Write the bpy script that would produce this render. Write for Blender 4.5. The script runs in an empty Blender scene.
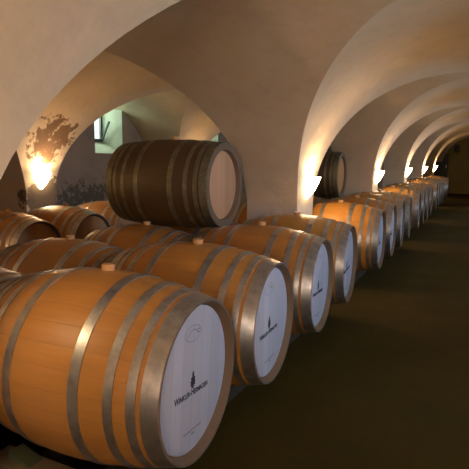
import bpy, bmesh, math, random
from mathutils import Vector, Matrix
random.seed(5)
S = bpy.context.scene
COL = S.collection
PI = math.pi
ZO = 1.28                       # camera height above the floor

# ------------------------------------------------------------------ helpers
def link(name, bm, m, parent=None, smooth=True, bevel=0):
    me = bpy.data.meshes.new(name)
    if bevel:
        bmesh.ops.bevel(bm, geom=bm.edges[:], offset=bevel, segments=2, affect='EDGES')
    bm.normal_update(); bm.to_mesh(me); bm.free()
    for mm in (m if isinstance(m, (list, tuple)) else [m]):
        me.materials.append(mm)
    if smooth:
        for p in me.polygons: p.use_smooth = True
    o = bpy.data.objects.new(name, me); COL.objects.link(o)
    if parent: o.parent = parent
    return o
def sharp(o, ang=35):
    me = o.data
    bm = bmesh.new(); bm.from_mesh(me)
    for e in bm.edges:
        if len(e.link_faces) == 2 and e.calc_face_angle(0) > math.radians(ang): e.smooth = False
    bm.to_mesh(me); bm.free(); return o
def tag(o, label, cat, group=None, kind=None):
    o['label'] = label; o['category'] = cat
    if group: o['group'] = group
    if kind: o['kind'] = kind
    return o
def struct(name, bm, m, smooth=False):
    o = link(name, bm, m, None, smooth); o['kind'] = 'structure'; return o
def empty(name, loc=(0, 0, 0)):
    o = bpy.data.objects.new(name, None); o.empty_display_size = .1
    COL.objects.link(o); o.location = loc; return o
def kids(o): return [c for c in bpy.data.objects if c.parent == o]
def box(bm, x0, x1, y0, y1, z0, z1):
    v = [bm.verts.new((x, y, z)) for z in (z0, z1) for (x, y) in ((x0, y0), (x1, y0), (x1, y1), (x0, y1))]
    for f in ((3, 2, 1, 0), (4, 5, 6, 7), (0, 1, 5, 4), (1, 2, 6, 5), (2, 3, 7, 6), (3, 0, 4, 7)):
        bm.faces.new([v[i] for i in f])
    return v
def lathe_x(bm, prof, n=96, closed=False):
    """revolve (x, r) profile about the X axis"""
    rings = []
    for x, r in prof:
        if r < 1e-6: rings.append([bm.verts.new((x, 0, 0))])
        else: rings.append([bm.verts.new((x, r*math.cos(2*PI*k/n), r*math.sin(2*PI*k/n))) for k in range(n)])
    pairs = list(zip(rings, rings[1:])) + ([(rings[-1], rings[0])] if closed else [])
    for a, b in pairs:
        for k in range(n):
            j = (k+1) % n
            if len(a) == 1: bm.faces.new((a[0], b[j], b[k]))
            elif len(b) == 1: bm.faces.new((a[k], a[j], b[0]))
            else: bm.faces.new((a[k], a[j], b[j], b[k]))
    bmesh.ops.recalc_face_normals(bm, faces=bm.faces[:])

# ------------------------------------------------------------------ materials
class NT:
    def __init__(s, name):
        s.m = bpy.data.materials.new(name); s.m.use_nodes = True
        s.t = s.m.node_tree; s.n = s.t.nodes; s.l = s.t.links
        s.b = s.n['Principled BSDF']
    def add(s, typ, **k):
        nd = s.n.new(typ)
        for a, v in k.items():
            if a.startswith('i_'):
                nd.inputs[a[2:].replace('_', ' ')].default_value = v
            else: setattr(nd, a, v)
        return nd
    def con(s, a, b): s.l.new(a, b)
    def math(s, op, a, b=None, clamp=False):
        nd = s.n.new('ShaderNodeMath'); nd.operation = op; nd.use_clamp = clamp
        for i, v in enumerate((a, b)):
            if v is None: continue
            if hasattr(v, 'links') or hasattr(v, 'is_linked'): s.con(v, nd.inputs[i])
            else: nd.inputs[i].default_value = v
        return nd.outputs[0]
    def mix(s, f, a, b, mode='MIX'):
        nd = s.n.new('ShaderNodeMix'); nd.data_type = 'RGBA'; nd.blend_type = mode
        for i, v in ((0, f), (6, a), (7, b)):
            if hasattr(v, 'is_linked'): s.con(v, nd.inputs[i])
            else: nd.inputs[i].default_value = v if i == 0 else (*v, 1)
        return nd.outputs[2]
    def ramp(s, fac, stops):
        nd = s.n.new('ShaderNodeValToRGB'); s.con(fac, nd.inputs[0])
        e = nd.color_ramp.elements
        while len(e) < len(stops): e.new(.5)
        for i, (p, c) in enumerate(stops):
            e[i].position = p; e[i].color = (*c, 1) if len(c) == 3 else c
        return nd.outputs[0]
    def noise(s, vec, scale, detail=4, rough=.55, dim='3D'):
        nd = s.n.new('ShaderNodeTexNoise'); nd.inputs['Scale'].default_value = scale
        nd.inputs['Detail'].default_value = detail; nd.inputs['Roughness'].default_value = rough
        if vec is not None: s.con(vec, nd.inputs['Vector'])
        return nd.outputs['Fac']
    def scalev(s, vec, sc, loc=(0, 0, 0)):
        nd = s.n.new('ShaderNodeMapping'); nd.inputs['Scale'].default_value = sc
        nd.inputs['Location'].default_value = loc; s.con(vec, nd.inputs[0]); return nd.outputs[0]
    def bump(s, h, strength=.3, dist=.02):
        nd = s.n.new('ShaderNodeBump'); nd.inputs['Strength'].default_value = strength
        nd.inputs['Distance'].default_value = dist; s.con(h, nd.inputs['Height'])
        s.con(nd.outputs[0], s.b.inputs['Normal'])
    def col(s, c): 
        if hasattr(c, 'is_linked'): s.con(c, s.b.inputs['Base Color'])
        else: s.b.inputs['Base Color'].default_value = (*c, 1)
    def rough(s, v): 
        if hasattr(v, 'is_linked'): s.con(v, s.b.inputs['Roughness'])
        else: s.b.inputs['Roughness'].default_value = v

def geo_pos(t): return t.add('ShaderNodeNewGeometry').outputs['Position']
def obj_co(t): return t.add('ShaderNodeTexCoord').outputs['Object']

def plaster(name, c1, c2, stains=None, damp=0):
    t = NT(name); P = geo_pos(t)
    n1 = t.noise(P, 1.3, 5); n2 = t.noise(P, 9, 5, .6)
    c = t.mix(t.ramp(n1, [(.3, (0, 0, 0)), (.7, (1, 1, 1))]), c1, c2)
    c = t.mix(t.math('MULTIPLY', t.ramp(n2, [(.5, (0, 0, 0)), (.8, (1, 1, 1))]), .25), c, tuple(x*.6 for x in c1))
    sep = t.add('ShaderNodeSeparateXYZ'); t.con(P, sep.inputs[0])
    for (ctr, rad, thr, colr, nsc) in (stains or []):
        vm = t.add('ShaderNodeVectorMath', operation='SUBTRACT'); t.con(P, vm.inputs[0]); vm.inputs[1].default_value = ctr
        vd = t.add('ShaderNodeVectorMath', operation='DIVIDE'); t.con(vm.outputs[0], vd.inputs[0]); vd.inputs[1].default_value = rad
        ln = t.add('ShaderNodeVectorMath', operation='LENGTH'); t.con(vd.outputs[0], ln.inputs[0])
        m = t.math('SUBTRACT', 1.0, ln.outputs['Value'])
        nn = t.noise(P, nsc, 6, .65)
        v = t.math('ADD', t.math('MULTIPLY', m, .45), nn)
        f = t.ramp(v, [(thr, (0, 0, 0)), (thr+.07, (1, 1, 1))])
        ok = t.math('GREATER_THAN', m, 0.0)
        c = t.mix(t.math('MULTIPLY', t.math('MULTIPLY', f, ok), .85), c, colr)
    t.col(c); t.rough(.9)
    hb = t.math('ADD', t.math('MULTIPLY', t.noise(P, 3.2, 3), 1.0), t.math('MULTIPLY', t.noise(P, 28, 4), .12))
    t.bump(hb, .35, .05)
    return t.m
RUST = (.13, .048, .008); MOULD = (.15, .12, .075)
M_vault = plaster('vault_plaster', (.62, .475, .31), (.70, .56, .385), [
    ((-4.55, 4.62, ZO+.12), (.42, .5, .42),   .54, RUST, 8.0),
    ((-4.9, 4.62, ZO-.52), (.34, .36, .30), .50, (.09, .05, .025), 9.0),
    ((-4.2, 4.8, ZO+.35), (.5, .5, .35), .74, RUST, 12.0)])
M_pier = plaster('pier_plaster', (.62, .49, .37), (.70, .57, .44), [
    ((-4.9, 4.62, ZO-.52), (.34, .36, .30), .50, (.09, .05, .025), 9.0)])
M_wall = plaster('old_wall_plaster', (.44, .31, .20), (.60, .45, .32), [
    ((-5.5, 6.0, ZO-.60), (.6, 1.9, .42), .75, MOULD, 13.0),
    ((-5.5, 3.6, ZO-.2), (.6, 1.2, .8), .70, MOULD, 4.0)])
M_niche = plaster('niche_limewash', (.62, .64, .52), (.72, .74, .62))
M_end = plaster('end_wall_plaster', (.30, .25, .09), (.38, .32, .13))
M_panel = plaster('panel_wash', (.28, .23, .15), (.32, .27, .18))

def m_floor():
    t = NT('packed_earth_floor'); P = geo_pos(t)
    n = t.noise(P, 2.2, 6, .6); n2 = t.noise(P, 26, 5, .6)
    c = t.mix(n, (.038, .022, .002), (.082, .049, .004))
    c = t.mix(t.math('MULTIPLY', n2, .5), c, (.028, .021, .004))
    t.col(c); t.rough(.95); t.b.inputs['Specular IOR Level'].default_value = .12; t.bump(t.math('ADD', n, t.math('MULTIPLY', n2, .4)), .5, .03)
    return t.m
M_floor = m_floor()

def m_staves(name, base, dark, nst=30, rough=.42):
    """oak staves: one tone per stave round the barrel, grain along its length"""
    t = NT(name); O = obj_co(t)
    sep = t.add('ShaderNodeSeparateXYZ'); t.con(O, sep.inputs[0])
    ang = t.math('ARCTAN2', sep.outputs['Z'], sep.outputs['Y'])
    u = t.math('MULTIPLY', ang, nst/(2*PI))
    idx = t.math('FLOOR', u); fr = t.math('FRACT', u)
    info = t.add('ShaderNodeObjectInfo')
    wn = t.add('ShaderNodeTexWhiteNoise', noise_dimensions='2D')
    cv = t.add('ShaderNodeCombineXYZ'); t.con(idx, cv.inputs[0]); t.con(t.math('MULTIPLY', info.outputs['Random'], 57.0), cv.inputs[1])
    t.con(cv.outputs[0], wn.inputs['Vector'])
    off = t.add('ShaderNodeCombineXYZ'); t.con(wn.outputs['Value'], off.inputs[0]); t.con(t.math('MULTIPLY', info.outputs['Random'], 9.0), off.inputs[1])
    av = t.add('ShaderNodeVectorMath', operation='ADD'); t.con(t.scalev(O, (3.2, 42, 42)), av.inputs[0]); t.con(off.outputs[0], av.inputs[1])
    gr = t.noise(av.outputs[0], 1.0, 6, .6)
    c = t.mix(t.math('MULTIPLY', wn.outputs['Value'], .30), base, dark)
    c = t.mix(t.math('MULTIPLY', t.ramp(gr, [(.35, (0, 0, 0)), (.75, (1, 1, 1))]), .30), c, tuple(x*.55 for x in dark))
    blot = t.noise(O, 5.0, 4); c = t.mix(t.math('MULTIPLY', blot, .28), c, dark)
    c = t.mix(1.0, c, info.outputs['Color'], 'MULTIPLY')
    d = t.math('ABSOLUTE', t.math('SUBTRACT', fr, .5))
    seam = t.ramp(d, [(.478, (0, 0, 0)), (.497, (1, 1, 1))])
    c = t.mix(t.math('MULTIPLY', seam, .22), c, (.03, .015, .008))
    t.col(c); t.rough(rough)
    t.bump(t.math('SUBTRACT', t.math('MULTIPLY', gr, .15), seam), .25, .004)
    return t.m
M_oak = m_staves('new_oak_staves', (.56, .265, .058), (.39, .16, .032))
M_oak_dark = m_staves('aged_oak_staves', (.105, .056, .018), (.055, .038, .013), 26, .5)

def m_head(name, c1, c2, n=7.5):
    t = NT(name); O = obj_co(t)
    sep = t.add('ShaderNodeSeparateXYZ'); t.con(O, sep.inputs[0])
    u = t.math('MULTIPLY', t.math('ADD', sep.outputs['Y'], .31), n/.54); idx = t.math('FLOOR', u); fr = t.math('FRACT', u)
    info = t.add('ShaderNodeObjectInfo')
    wn = t.add('ShaderNodeTexWhiteNoise', noise_dimensions='2D'); cv = t.add('ShaderNodeCombineXYZ')
    t.con(idx, cv.inputs[0]); t.con(t.math('MULTIPLY', info.outputs['Random'], 31.0), cv.inputs[1]); t.con(cv.outputs[0], wn.inputs['Vector'])
    gr = t.noise(t.scalev(O, (10, 60, 4)), 1.0, 6, .6)
    c = t.mix(wn.outputs['Value'], c1, c2)
    c = t.mix(t.math('MULTIPLY', gr, .35), c, tuple(x*.7 for x in c2))
    c = t.mix(1.0, c, info.outputs['Color'], 'MULTIPLY')
    d = t.math('ABSOLUTE', t.math('SUBTRACT', fr, .5))
    seam = t.ramp(d, [(.47, (0, 0, 0)), (.495, (1, 1, 1))])
    c = t.mix(t.math('MULTIPLY', seam, .3), c, tuple(x*.35 for x in c2))
    t.col(c); t.rough(.6); t.bump(t.math('SUBTRACT', t.math('MULTIPLY', gr, .2), seam), .2, .003)
    return t.m
M_head_pale = m_head('bleached_oak_head', (.56, .55, .60), (.47, .455, .50))
M_head_warm = m_head('new_oak_head', (.52, .27, .10), (.43, .2, .07))
M_head_stack = m_head('pinkish_oak_head', (.68, .36, .18), (.58, .29, .135))

def m_hoop(name, c, r=.33):
    t = NT(name); O = obj_co(t)
    n = t.noise(O, 14, 5, .65); n2 = t.noise(t.scalev(O, (1, 1, 1)), 90, 3)
    col = t.mix(t.ramp(n, [(.35, (0, 0, 0)), (.75, (1, 1, 1))]), c, tuple(x*.48 for x in c))
    t.col(col); t.b.inputs['Metallic'].default_value = .85
    t.rough(t.math('ADD', t.math('MULTIPLY', n, .25), r-.1)); t.bump(n2, .08, .002)
    return t.m
M_hoop = m_hoop('galvanised_steel', (.56, .54, .51), .36)
M_hoop_dark = m_hoop('tarnished_steel', (.30, .27, .17), .55)

def simple(name, c, r=.6, metal=0, emit=None, es=0):
    t = NT(name); P = obj_co(t); n = t.noise(P, 22, 4)
    t.col(t.mix(t.math('MULTIPLY', n, .3), c, tuple(x*.7 for x in c))); t.rough(r); t.b.inputs['Metallic'].default_value = metal
    if emit:
        t.b.inputs['Emission Color'].default_value = (*emit, 1); t.b.inputs['Emission Strength'].default_value = es
    return t.m
M_bung = simple('bung_beech', (.62, .33, .13), .6)
M_bung_white = simple('bung_silicone', (.75, .70, .62), .4)
M_chime = simple('weathered_chime_wood', (.19, .115, .06), .7)
M_ink = simple('black_ink', (.03, .028, .035), .7)
M_ink_grey = simple('faded_ink', (.16, .155, .19), .8)
M_timber = simple('grey_rack_timber', (.035, .025, .012), .95)
M_pallet = simple('tan_bearer_timber', (.20, .15, .09), .9)
M_chock = simple('mossy_wedge_wood', (.07, .09, .045), .9)
M_iron = simple('dark_window_frame', (.03, .035, .035), .5)
M_bowl = simple('glowing_sconce_glass', (.9, .8, .65), .5, 0, (1, .72, .40), 15.0)
M_bowl_dim = simple('dimmed_sconce_glass', (.9, .8, .65), .5, 0, (1, .72, .40), 6.0)
M_plate = simple('sconce_bracket_white', (.6, .55, .45), .6)
M_box = simple('dark_enamel', (.02, .022, .03), .5)
def m_glass():
    t = NT('window_glass'); n = t.n
    out = n['Material Output']; g = n.new('ShaderNodeBsdfGlossy'); g.inputs['Roughness'].default_value = .02
    tr = n.new('ShaderNodeBsdfTransparent'); tr.inputs[0].default_value = (.9, .97, .93, 1)
    mx = n.new('ShaderNodeMixShader'); mx.inputs[0].default_value = .08
    t.con(tr.outputs[0], mx.inputs[1]); t.con(g.outputs[0], mx.inputs[2]); t.con(mx.outputs[0], out.inputs[0])
    return t.m
M_glass = m_glass()

# ------------------------------------------------------------------ the vaults
ZS = ZO - .44
HA, NA, HB, NB = 1.391, 2.229, 1.411, 1.722
XA, WA = -.036, 1.437            # aisle: centre, half span
XL, WL = -3.43, 1.46            # left nave
XW, XR = -5.5, 2.05              # outer walls
PIER = [(-2.9, -2.4), (.60, 1.073), (4.30, 4.77), (7.76, 8.22), (11.21, 11.67), (14.66, 15.12), (18.11, 18.57), (21.75, 22.1)]
def zb(y):
    for (a0, a1) in PIER:
        if a0 <= y <= a1: return 0.0
    for (p, q) in zip(PIER, PIER[1:]):
        if p[1] < y < q[0]:
            m = (p[1]+q[0])/2; h = (q[0]-p[1])/2; t = min(abs((y-m)/h), 1)
            return HB*(1-t**NB)**(1/NB)
    return 0.0
def aprof(t): return HA*(max(0, 1-abs(t)**NA))**(1/NA)
def ahalf(z): return (max(0, 1-(min(z/HA, 1))**NA))**(1/NA)
def ys():
    out = []
    for i, (p, q) in enumerate(zip(PIER, PIER[1:])):
        out += [p[0]+1e-4, p[1]-1e-4]
        n = 56
        for k in range(n+1):
            out.append((p[1]+q[0])/2 - (q[0]-p[1])/2*math.cos(PI*k/n))
    return out
bm = bmesh.new(); rows = []
NSEG, NARC = 6, 40
for y in ys():
    h = min(zb(y), HA*.9995)
    g = ahalf(h)
    pts = []
    def seg(x0, x1):
        for k in range(NSEG): pts.append((x0+(x1-x0)*k/NSEG, h))
    def arc(c, w):
        for k in range(NARC):
            s = -math.cos(PI*k/NARC); t = s*g
            pts.append((c+t*w, max(h, aprof(t))))
    seg(XW-.3, XL-WL*g); arc(XL, WL); seg(XL+WL*g, XA-WA*g); arc(XA, WA); seg(XA+WA*g, XR+.2); pts.append((XR+.2, h))
    rows.append([bm.verts.new((x, y, ZS+z)) for x, z in pts])
for a, b in zip(rows, rows[1:]):
    for k in range(len(a)-1):
        bm.faces.new((a[k], a[k+1], b[k+1], b[k]))
bmesh.ops.remove_doubles(bm, verts=bm.verts[:], dist=1e-5)
ceil = struct('ceiling', bm, M_vault, True); sharp(ceil, 16)

# floor
bm = bmesh.new(); nx, ny = 60, 160; g = []
for j in range(ny+1):
    y = -2.9+(22-(-2.9))*j/ny
    g.append([bm.verts.new((XW-.3+(XR-XW+.5)*i/nx, y, 0)) for i in range(nx+1)])
for j in range(ny):
    for i in range(nx): bm.faces.new((g[j][i], g[j][i+1], g[j+1][i+1], g[j+1][i]))
struct('floor', bm, M_floor)

# left wall with window niches in every bay, solid wall elsewhere
HOLES = [((p[1]+q[0])/2+.0, ) for p, q in zip(PIER, PIER[1:])]
WIN = [(6.22, 6.90, ZO+.06, ZO+.86), (9.72, 10.35, ZO+.06, ZO+.80), (13.2, 13.8, ZO+.06, ZO+.8)]
def quad(bm, *p): return bm.faces.new([bm.verts.new(q) for q in p])
ztop = ZO+1.1
WINR = [(c-.38, c+.38, ZO+.02, ZO+.72) for c in ((p[1]+q[0])/2 for p, q in zip(PIER[1:6], PIER[2:6]))]
for (xw, wins, nm) in ((XW, WIN, 'wall_left'), (XR, WINR, 'wall_right')):
    bm = bmesh.new(); yy = -2.9
    for (a0, a1, z0, z1) in wins:
        quad(bm, (xw, yy, 0), (xw, a0, 0), (xw, a0, ztop), (xw, yy, ztop))
        quad(bm, (xw, a0, 0), (xw, a1, 0), (xw, a1, z0), (xw, a0, z0))
        quad(bm, (xw, a0, z1), (xw, a1, z1), (xw, a1, ztop), (xw, a0, ztop))
        yy = a1
    quad(bm, (xw, yy, 0), (xw, 22, 0), (xw, 22, ztop), (xw, yy, ztop))
    struct(nm, bm, M_wall)
for i, (sx, (a0, a1, z0, z1)) in enumerate([(1, w) for w in WIN]+[(-1, w) for w in WINR]):
    # splayed niche rising to a small hopper window under the ground outside
    XI = XW if sx == 1 else XR; xo = XI-sx*.36; b0, b1, w0, w1 = a0+.04, a1-.10, z0+.20, z1+.10
    bm = bmesh.new()
    I = [(XI, a0, z0), (XI, a1, z0), (XI, a1, z1), (XI, a0, z1)]
    O = [(xo, b0, w0), (xo, b1, w0), (xo, b1, w1), (xo, b0, w1)]
    for k in range(4):
        j = (k+1) % 4
        quad(bm, I[k], I[j], O[j], O[k])
    root = struct('window_%d' % (i+1), bm, M_niche)
    bm = bmesh.new(); w = .035
    box(bm, xo-.02, xo+.02, b0, b1, w0, w0+w); box(bm, xo-.02, xo+.02, b0, b1, w1-w, w1)
    box(bm, xo-.02, xo+.02, b0, b0+w, w0+w, w1-w); box(bm, xo-.02, xo+.02, b1-w, b1, w0+w, w1-w)
    link('window_frame', bm, M_iron, root, False)
    bm = bmesh.new(); box(bm, xo-.004, xo+.004, b0+w, b1-w, w0+w, w1-w); link('pane', bm, M_glass, root, False)
    # tilted-in sash
    bm = bmesh.new()
    box(bm, -.012, .012, b0+.02, b1-.02, 0, .03); box(bm, -.012, .012, b0+.02, b0+.05, .03, .36); box(bm, -.012, .012, b1-.05, b1-.02, .03, .36)
    bmesh.ops.rotate(bm, verts=bm.verts[:], cent=(0, 0, 0), matrix=Matrix.Rotation(math.radians(28*sx), 3, 'Y'))
    bmesh.ops.translate(bm, verts=bm.verts[:], vec=(xo+sx*.03, 0, w0+.01))
    link('sash', bm, M_iron, root, False)

# right wall, end wall, wall behind the camera
YE = 21.7
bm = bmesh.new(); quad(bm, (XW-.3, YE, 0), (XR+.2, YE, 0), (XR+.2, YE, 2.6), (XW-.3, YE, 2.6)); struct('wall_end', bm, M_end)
bm = bmesh.new(); quad(bm, (XW-.3, -2.85, 0), (XW-.3, -2.85, 2.6), (XR+.2, -2.85, 2.6), (XR+.2, -2.85, 0)); struct('wall_back', bm, M_wall)

# piers: one object for each, foot slightly spread
def pier(x0, x1, y0, y1, name, label):
    bm = bmesh.new()
    n = 8; ring = []
    for k in range(n+1):
        z = ZS*k/n + (.0 if k < n else .004)
        e = .012*math.sin(3.1*k+y0*5)*(0 if k >= n-1 else 1)
        if k >= n: e = 0
        ring.append([bm.verts.new(p) for p in ((x0-e, y0-e, z), (x1+e, y0-e, z), (x1+e, y1+e, z), (x0-e, y1+e, z))])
    for a, b in zip(ring, ring[1:]):
        for i in range(4):
            j = (i+1) % 4; bm.faces.new((a[i], a[j], b[j], b[i]))
    bm.faces.new(ring[-1])
    o = link(name, bm, M_pier, None, False)
    o['kind'] = 'structure'
    o['label'] = label
    return o
ordn = ['nearest', 'second', 'third', 'fourth', 'farthest']
vis = PIER[2:7]
for i, (a0, a1) in enumerate(PIER[1:7]):
    pier(XL+WL, XA-WA, a0, a1, 'pillar', 'whitewashed square pillar between aisle and left nave')
    pier(XW-.05, XL-WL, a0, a1, 'pillar', 'whitewashed wall pillar on the left wall')
    pier(XA+WA, XR+.05, a0, a1, 'pillar', 'whitewashed wall pillar on the right wall')

# things on the end wall
bm = bmesh.new(); box(bm, -.62, .35, YE-.03, YE+.02, ZO+.15, ZO+.82)
tag(link('wall_panel', bm, M_panel, None, False, .008), 'pale rectangular panel on the dark end wall', 'panel')
bm = bmesh.new(); box(bm, -1.02, -.84, YE-.14, YE, ZO+.36, ZO+.62)
tag(link('wall_box', bm, M_box, None, False, .01), 'small dark box mounted high on the end wall', 'box')
bm = bmesh.new(); box(bm, -1.75, -1.2, YE-.06, YE+.01, 0, ZO+.28)
d = struct('door_1', bm, M_box)
bm = bmesh.new(); box(bm, -1.29, -1.25, YE-.1, YE-.05, 1.0, 1.12); link('door_handle', bm, M_hoop, d, False)

# ------------------------------------------------------------------ barrels
Lh = .434; R0, RB = .294, .362
def rad(x):
    t = abs(x)/Lh
    return R0+(RB-R0)*(1-t**1.9)
HOOPS = [(.001, .057), (.074, .030), (.150, .031), (.270, .038)]   # distance of the hoop from the chime, width
def make_barrel(kind):
    oak, hoopm = (M_oak_dark, M_hoop_dark) if kind == 'stack' else (M_oak, M_hoop)
    root = empty('wine_barrel')
    global R0, RB
    R0, RB = (.312, .340) if kind == 'stack' else (.294, .362)
    ci = .056 if kind == 'stack' else .024          # wood left around the head
    bm = bmesh.new()
    lip = R0-ci+.008 if kind == 'stack' else R0-.007
    prof = [(-Lh+.045, R0-ci-.004), (-Lh+.02, (R0-ci+lip)/2), (-Lh, lip), (-Lh, R0-.001)]
    for k in range(1, 30): prof.append((-Lh+2*Lh*k/30, rad(-Lh+2*Lh*k/30)))
    prof += [(Lh, R0-.001), (Lh, lip), (Lh-.02, (R0-ci+lip)/2), (Lh-.045, R0-ci-.004)]
    lathe_x(bm, prof, 120)
    for fc in bm.faces:
        c_ = fc.calc_center_median()
        if abs(c_.x) > Lh-.046 and math.hypot(c_.y, c_.z) < R0-.004: fc.material_index = 1
    o = link('staves', bm, [oak, M_chime], root); sharp(o, 40)
    for s in (1, -1):
        for (d, w) in HOOPS:
            bm = bmesh.new(); th = .0035; p = []
            xs = [Lh-d-w*k/4 for k in range(5)]
            outer = [(s*x, rad(x)+th) for x in xs]; inner = [(s*x, rad(x)-.002) for x in reversed(xs)]
            lathe_x(bm, outer+inner, 120, True)
            # rivet pair where the band overlaps
            ho = link('hoop', bm, hoopm, root); sharp(ho, 40)
    hm = {'pale': M_head_pale, 'warm': M_head_warm, 'stack': M_head_stack}[kind]
    for s in (1, -1):
        bm = bmesh.new(); x = s*(Lh-.032)
        lathe_x(bm, [(x+s*.004, 0), (x+s*.004, R0-ci-.008), (x, R0-ci), (x-s*.012, R0-ci), (x-s*.012, 0)], 96)
        h = link('head', bm, hm if s == 1 else M_head_warm, root); sharp(h, 40)
        if s == 1 and kind == 'pale': marks(h, x+.0045)
    bm = bmesh.new()
    prof = [(-.02, 0), (-.02, .024), (.012, .027), (.016, .024), (.016, 0)]
    lathe_x(bm, prof, 28)
    bmesh.ops.rotate(bm, verts=bm.verts[:], cent=(0, 0, 0), matrix=Matrix.Rotation(-PI/2, 3, 'Y'))
    bmesh.ops.translate(bm, verts=bm.verts[:], vec=(0, 0, RB+.008))
    b = link('bung', bm, M_bung, root); sharp(b, 30)
    R0, RB = .294, .362
    return root
def text_mesh(name, body, size, mat, parent, x, y, z, caps=True, width=None, bold=0.0, shear=0):
    cu = bpy.data.curves.new(name, 'FONT'); cu.body = body; cu.size = size; cu.align_x = 'CENTER'; cu.extrude = .0004
    cu.offset = bold; cu.shear = shear; cu.small_caps_scale = .76
    tmp = bpy.data.objects.new(name, cu); COL.objects.link(tmp)
    if caps:
        for i, ch in enumerate(body):
            if ch.islower(): cu.body_format[i].use_small_caps = True
    dg = bpy.context.evaluated_depsgraph_get(); dg.update()
    me = bpy.data.meshes.new_from_object(tmp.evaluated_get(dg))
    bpy.data.objects.remove(tmp)
    xs_ = [v.co.x for v in me.vertices]; W = max(xs_)-min(xs_); k = (width/W) if width else 1
    for v in me.vertices:
        a, b, c = v.co; v.co = (x+c, y+a*k, z+b)       # reads along +Y, up +Z, on a plane facing +X
    me.materials.clear(); me.materials.append(mat)
    o = bpy.data.objects.new(name, me); COL.objects.link(o); o.parent = parent
    return o
def flat(bm, pts, x, th=.0005):
    f = bm.faces.new([bm.verts.new((x, a, b)) for a, b in pts])
    r = bmesh.ops.extrude_face_region(bm, geom=[f])
    bmesh.ops.translate(bm, verts=[v for v in r['geom'] if isinstance(v, bmesh.types.BMVert)], vec=(th, 0, 0))
def marks(h, x):
    text_mesh('lettering', 'Winkler-Hermaden', .036, M_ink, h, x, -.022, -.055, True, .252, .0005)
    # little cone-shaped emblem of stacked drops above the name
    bm = bmesh.new()
    cy, cz = -.018, -.003
    def drop(a, b, w, hh, rot=0):
        pts = []
        for k in range(14):
            t = 2*PI*k/14; px = w*math.sin(t)*(1-.35*math.cos(t)); pz = hh*math.cos(t)
            pts.append((a+px*math.cos(rot)-pz*math.sin(rot), b+px*math.sin(rot)+pz*math.cos(rot)))
        flat(bm, pts, x)
    drop(cy, cz+.036, .006, .012)
    for (dz, w) in ((.018, .010), (.003, .013), (-.010, .012)):
        for s in (-1, 1): drop(cy+s*w*.62, cz+dz, .0062, .0095, s*.55)
        drop(cy, cz+dz-.002, .0038, .008)
    flat(bm, [(cy-.012, cz-.022), (cy, cz-.032), (cy+.012, cz-.022), (cy+.004, cz-.02), (cy-.004, cz-.02)], x)
    for v in bm.verts: v.co.y = cy+(v.co.y-cy)*1.15; v.co.z = -.012+(v.co.z+.012)*.8
    link('emblem', bm, M_ink, h, False)
    # oval cooper's stamp with a curl inside, near the top
    bm = bmesh.new(); n = 48; oy, oz = -.032, .176
    def ringseg(fn, wv=.0016, closed=True):
        pr = [fn(k/n) for k in range(n+(0 if closed else 1))]; m = len(pr); L = []
        for i in range(m):
            a = pr[i-1] if (i > 0 or closed) else pr[i]; b = pr[(i+1) % m] if (i < m-1 or closed) else pr[i]
            dx, dz = b[0]-a[0], b[1]-a[1]; q = math.hypot(dx, dz) or 1; nx_, nz_ = -dz/q*wv/2, dx/q*wv/2
            L.append((bm.verts.new((x+.0004, pr[i][0]+nx_, pr[i][1]+nz_)), bm.verts.new((x+.0004, pr[i][0]-nx_, pr[i][1]-nz_))))
        for i in range(m if closed else m-1):
            a, b = L[i], L[(i+1) % m]; bm.faces.new((a[0], a[1], b[1], b[0]))
    ringseg(lambda t: (oy+.060*math.cos(2*PI*t), oz+.029*math.sin(2*PI*t)))
    ringseg(lambda t: (oy-.045+.085*t, oz-.012+.026*math.sin(PI*t*.9)), .0022, False)
    ringseg(lambda t: (oy+.040+.010*math.cos(2*PI*t), oz+.003+.008*math.sin(2*PI*t)), .002)
    link('stamp', bm, M_ink_grey, h, False)
    # the fine print line near the bottom
    bm = bmesh.new(); random.seed(3); a = -.075
    while a < .06:
        w = random.uniform(.004, .010); flat(bm, [(a, -.190), (a+w, -.190), (a+w, -.1865), (a, -.1865)], x); a += w+.002
    for a in (-.012, -.004, .004): flat(bm, [(a, -.206), (a+.005, -.206), (a+.005, -.200), (a, -.200)], x)
    link('fine_print', bm, M_ink_grey, h, False)

PROTO = {k: make_barrel(k) for k in ('pale', 'warm', 'stack')}
TREE = {}
for k, r in PROTO.items(): TREE[k] = [(c, kids(c)) for c in kids(r)]
used = set()
def barrel(kind, head_x, y, z, label, group, rz=.045, tint=(1, 1, 1), spin=0, cat='barrel', head_tint=None, flip=False, spread=1):
    """head_x, y: centre of the head that faces the aisle"""
    r = PROTO[kind]
    if kind in used:
        n = r.copy(); COL.objects.link(n)
        for c, gs in TREE[kind]:
            d = c.copy(); COL.objects.link(d); d.parent = n
            for g_ in gs:
                e = g_.copy(); COL.objects.link(e); e.parent = d
    else:
        used.add(kind); n = r
    ch = [c for c in bpy.data.objects if c.parent == n]
    for c in ch:
        c.color = (*tint, 1)
        if c.name.startswith('head'): c.color = (*(head_tint or (1, 1, 1)), 1)
    cx = head_x-(Lh-.03)*math.cos(rz); cy = y-(Lh-.03)*math.sin(rz)
    n.location = (cx, cy, z); n.rotation_mode = 'XYZ'; n.rotation_euler = (spin, 0, rz)
    tag(n, label, cat, group)
    return n
ZB = ZO-.80
rowA = [[1.498, 2.231, 3.061, 3.819], [5.18, 5.93, 6.68, 7.42], [8.60, 9.34, 10.08, 10.82], [12.05, 12.79, 13.53, 14.27], [15.51, 16.25]]
bayname = ['before the nearest pillar', 'between the nearest and second pillars', 'between the second and third pillars',
           'between the third and fourth pillars', 'between the fourth and fifth pillars']
ords = ['first', 'second', 'third', 'fourth']
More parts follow.
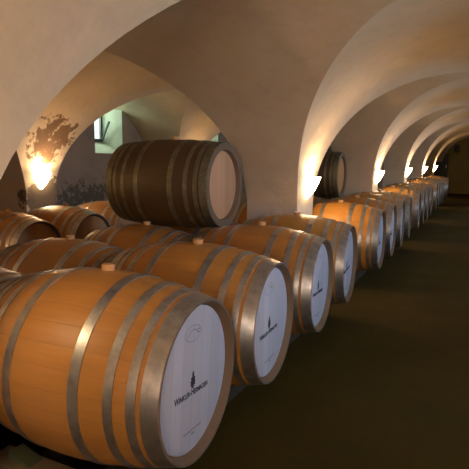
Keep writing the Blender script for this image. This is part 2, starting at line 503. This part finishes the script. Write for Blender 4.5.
looks = {(0, 0): 'largest light oak wine barrel in the foreground with printed pale round head',
         (0, 1): 'light oak wine barrel with printed pale head directly behind the foreground one'}
rnd = random.Random(11)
for i, ysx in enumerate(rowA):
    for j, y in enumerate(ysx):
        lab = looks.get((i, j)) or 'pale-headed oak wine barrel in the front row, %s %s' % (ords[j], bayname[i])
        tn = rnd.uniform(.86, 1.05); tint = (tn, tn*rnd.uniform(.94, 1.02), tn*rnd.uniform(.9, 1.05))
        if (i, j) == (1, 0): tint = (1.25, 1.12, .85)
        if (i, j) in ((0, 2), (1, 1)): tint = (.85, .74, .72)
        barrel('pale', -.887, y, ZB, lab, 'printed barrels in the front row', .045+rnd.uniform(-.012, .012) if (i, j) != (0, 0) else .045, tint, rnd.uniform(-.06, .06) if i+j else -.10)
# rows behind
XBh, XCh = -1.80, -3.72
ZBB, ZBC = ZO-.855, ZO-.90
rowB = [[1.50, 2.25, 3.00, 3.75], [5.16, 5.90, 6.64, 7.38], [8.60, 9.34, 10.08, 10.82], [12.05, 12.79, 13.53]]
for i, ysx in enumerate(rowB):
    for j, y in enumerate(ysx):
        tn = rnd.uniform(.7, .95); 
        barrel('warm', XBh, y, ZBB, 'oak wine barrel in the second row, %s %s' % (ords[j], bayname[i]), 'barrels in the second row', .02+rnd.uniform(-.02, .02), (tn, tn*.92, tn*.8), rnd.uniform(-.1, .1))
rowC = [[3.38, 4.12, 4.87, 5.62, 6.37, 7.12]]
for j, y in enumerate(rowC[0]):
    tn = rnd.uniform(.8, 1.0)
    barrel('warm', XCh, y, ZBC, 'orange-headed oak barrel in the third row by the left wall, %s to the camera' % ['nearest', 'second nearest', 'third nearest', 'fourth nearest', 'fifth nearest', 'sixth nearest'][j], 'barrels in the third row', rnd.uniform(-.02, .03), (tn, tn*.95, tn*.85), rnd.uniform(-.1, .1))

# barrels stacked on top
barrel('stack', -1.75, 3.36, ZO-.20, 'dark old oak barrel with pinkish head lying on top of the near rows', 'dark barrels stacked on top', .03)
barrel('stack', -1.80, 7.08, ZO-.215, 'dark barrel on top behind the nearest pillar with ochre head', 'dark barrels stacked on top', .03, head_tint=(.95, .85, .5))
barrel('stack', -1.84, 10.45, ZO-.235, 'dark barrel on top half hidden behind the second pillar lamp', 'dark barrels stacked on top', .03)

# ------------------------------------------------------------------ timber rails under the rows
def rails(headx, y0, y1, text, zc=ZB):
    cx = headx-Lh+.03
    for s, nm in ((1, 'aisle end'), (-1, 'back end')):
        x = cx+s*.14
        top = zc-rad(.14)-.006
        bm = bmesh.new(); box(bm, x-.045, x+.045, y0, y1, 0, top)
        o = tag(link('rack_beam', bm, M_timber, None, False, .004), 'rough squared timber beam under the %s, %s' % (text, nm), 'beam', 'timber beams carrying the barrels')
for i, ysx in enumerate(rowA): rails(-.887, ysx[0]-(.2 if i == 0 else .42), ysx[-1]+.3, 'front row '+bayname[i])
for i, ysx in enumerate(rowB): rails(XBh, ysx[0]-.3, ysx[-1]+.3, 'second row '+bayname[i], ZBB)
rails(XCh, 3.0, 7.5, 'third row', ZBC)
bm = bmesh.new(); box(bm, -1.62, -1.02, 1.17, 1.28, 0, ZO-1.145)
tag(link('bearer_plank', bm, M_pallet, None, False, .004), 'pale tan timber bearer lying crosswise under the foreground barrel', 'beam')
bm = bmesh.new()
v = [bm.verts.new(p) for p in ((-1.53, 1.20, ZO-1.144), (-1.42, 1.20, ZO-1.144), (-1.42, 1.27, ZO-1.144), (-1.53, 1.27, ZO-1.144), (-1.53, 1.20, ZO-1.105), (-1.53, 1.27, ZO-1.11))]
for fidx in ((3, 2, 1, 0), (0, 1, 4), (2, 3, 5), (1, 2, 5, 4), (3, 0, 4, 5)): bm.faces.new([v[i] for i in fidx])
tag(link('wooden_chock', bm, M_chock, None, False, .002), 'greenish wooden wedge on the bearer under the foreground barrel', 'wedge')

# ------------------------------------------------------------------ sconces
def make_sconce():
    root = empty('wall_sconce')
    bm = bmesh.new(); n = 28; R = .135; H = .205; T = .006; rings = []
    prof = [(0.03*1, -H), (.055, -H+.03), (.085, -H*.62), (.115, -H*.3), (R, 0), (R-T, 0), (.115-T, -H*.3), (.085-T, -H*.62), (.05, -H+.035), (.02, -H+.008)]
    prof = [(.012, -H), (.045, -H+.035), (.082, -H*.60), (.112, -H*.3), (R, 0), (R-T, 0), (.112-T, -H*.3), (.082-T, -H*.6), (.040, -H+.04), (.008, -H+.008)]
    for r, z in prof:
        rings.append([bm.verts.new((r*.98*math.sin(PI*k/n), -r*math.cos(PI*k/n), z)) for k in range(n+1)])
    for a, b in zip(rings, rings[1:]+rings[:1]):
        for k in range(n): bm.faces.new((a[k], a[k+1], b[k+1], b[k]))
    for e in (0, n): bm.faces.new([r[e] for r in rings])
    bmesh.ops.recalc_face_normals(bm, faces=bm.faces[:])
    sharp(link('glass_shade', bm, M_bowl, root), 40)
    bm = bmesh.new(); box(bm, 0, .012, -.04, .04, -.15, -.02)
    link('wall_plate', bm, M_plate, root, False)
    bm = bmesh.new(); lathe_x(bm, [(-.0, .0), (.0, .014), (.05, .014), (.055, .02), (.09, .02), (.10, .0)], 20)
    bmesh.ops.rotate(bm, verts=bm.verts[:], cent=(0, 0, 0), matrix=Matrix.Rotation(-PI/2, 3, 'Y'))
    bmesh.ops.translate(bm, verts=bm.verts[:], vec=(.055, 0, -.12))
    link('bulb', bm, M_bowl, root)
    return root
sc0 = make_sconce(); SCT = kids(sc0); first = True
LP = 10.5
def sconce(x, y, z, label, group, power=LP, first=[True], side=1, dim=False):
    if first[0]: first[0] = False; n = sc0
    else:
        n = sc0.copy(); COL.objects.link(n)
        for c in SCT:
            d = c.copy(); COL.objects.link(d); d.parent = n
    if dim:
        for c in kids(n):
            if c.name.startswith(('glass', 'bulb')): c.material_slots[0].link = 'OBJECT'; c.material_slots[0].material = M_bowl_dim
    n.location = (x, y, z); n.rotation_euler = (0, 0, 0 if side == 1 else PI); tag(n, label, 'lamp', group)
    ld = bpy.data.lights.new('lamp_light', 'SPOT'); ld.energy = power; ld.color = (1, .69, .41); ld.shadow_soft_size = .05
    ld.spot_size = math.radians(168); ld.spot_blend = .35
    lo = bpy.data.objects.new('lamp_light', ld); COL.objects.link(lo); lo.location = (x+side*.075, y, z-.015)
    lo.rotation_euler = (PI, 0, 0)
names = ['nearest', 'second', 'third', 'fourth', 'farthest']
for i, (a0, a1) in enumerate(PIER[2:7]):
    sconce(XA-WA, (a0+a1)/2+.02, ZO-.165, 'glowing half-bowl wall sconce on the aisle side of the %s pillar' % names[i], 'lamps along the aisle pillars')
sconce(XA-WA, .84, ZO-.165, 'glowing half-bowl wall sconce on the pillar beside the camera', 'lamps along the aisle pillars', 1.0, dim=True)
sconce(XL-WL, 4.53, ZO-.20, 'glowing half-bowl wall sconce on the stained wall pillar at left', 'lamps along the left wall', 12)
sconce(XL-WL, .84, ZO-.17, 'glowing half-bowl wall sconce on the left wall before the picture edge', 'lamps along the left wall', 55)

sconce(XA-WA, -2.65, ZO-.165, 'added half-bowl fill sconce behind the camera', 'lamps along the aisle pillars', 20)  # unseen lamp, added for warm bounce on vault and pillar faces
sconce(XA+WA, -2.65, ZO-.165, 'added half-bowl fill sconce on the right wall behind the camera', 'added fill lamps along the right wall', 25, side=-1)  # out of view, added to raise the warm ambient from behind
sconce(XA+WA, .84, ZO-.165, 'added half-bowl fill sconce on the right wall beside the camera', 'added fill lamps along the right wall', 9, side=-1)  # invented lamp out of frame, fills the near vault
sconce(XL-WL, 8.0, ZO-.17, 'added half-bowl sconce on the second left wall pillar', 'lamps along the left wall')  # added out of sight to warm the left wall

# ------------------------------------------------------------------ daylight and added fill
def area(loc, rot, sx, sy, e, c, nm):
    ld = bpy.data.lights.new(nm, 'AREA'); ld.shape = 'RECTANGLE'; ld.size = sx; ld.size_y = sy; ld.energy = e; ld.color = c
    o = bpy.data.objects.new(nm, ld); COL.objects.link(o); o.location = loc; o.rotation_euler = rot; return o
def aim(o, tgt):
    d = Vector(tgt)-o.location; o.rotation_euler = d.to_track_quat('-Z', 'Y').to_euler()
# added warm fill behind and right of the camera, no doorway built there
a = area((.9, -2.5, 1.3), (0, 0, 0), .9, 1.1, 8.5, (1, .80, .66), 'warm_fill'); aim(a, (-.9, 3.0, 1.75)); a.data.spread = math.radians(95)
for (a0, a1, z0, z1) in WINR:
    o = area((XR+.60, (a0+a1)/2-.03, (z0+z1)/2+.2), (0, 0, 0), .6, .6, 62, (.50, .62, 1.0), 'window_daylight'); aim(o, (-.9, (a0+a1)/2, .7))
for i, (a0, a1, z0, z1) in enumerate(WIN):
    o = area((XW-.62, (a0+a1)/2-.03, (z0+z1)/2+.26), (0, 0, 0), .5, .5, 7, (.86, 1.0, .86), 'window_daylight'); aim(o, (XW+1, (a0+a1)/2, z0-.2))

W = bpy.data.worlds.new('World'); S.world = W; W.use_nodes = True
bg = W.node_tree.nodes['Background']; bg.inputs[0].default_value = (.82, .95, .9, 1); bg.inputs[1].default_value = 1.1

# ------------------------------------------------------------------ camera
f, pitch, yaw, roll = 500.3, .1509, .4541, .0112
fw = Vector((-math.sin(yaw)*math.cos(pitch), math.cos(yaw)*math.cos(pitch), -math.sin(pitch)))
r = Vector((math.cos(yaw), math.sin(yaw), 0)); u = r.cross(fw)
r2 = r*math.cos(roll)+u*math.sin(roll); u2 = u*math.cos(roll)-r*math.sin(roll)
cd = bpy.data.cameras.new('camera'); cd.sensor_width = 36; cd.lens = f/469*36; cd.clip_start = .05; cd.clip_end = 100
cam = bpy.data.objects.new('camera', cd); COL.objects.link(cam)
m = Matrix((r2, u2, -fw)).transposed().to_4x4(); m.translation = Vector((0, 0, ZO)); cam.matrix_world = m
S.camera = cam
vs = S.view_settings
vs.view_transform = 'Standard'; vs.look = 'None'; vs.gamma = 1; vs.use_curve_mapping = False; vs.exposure = .9
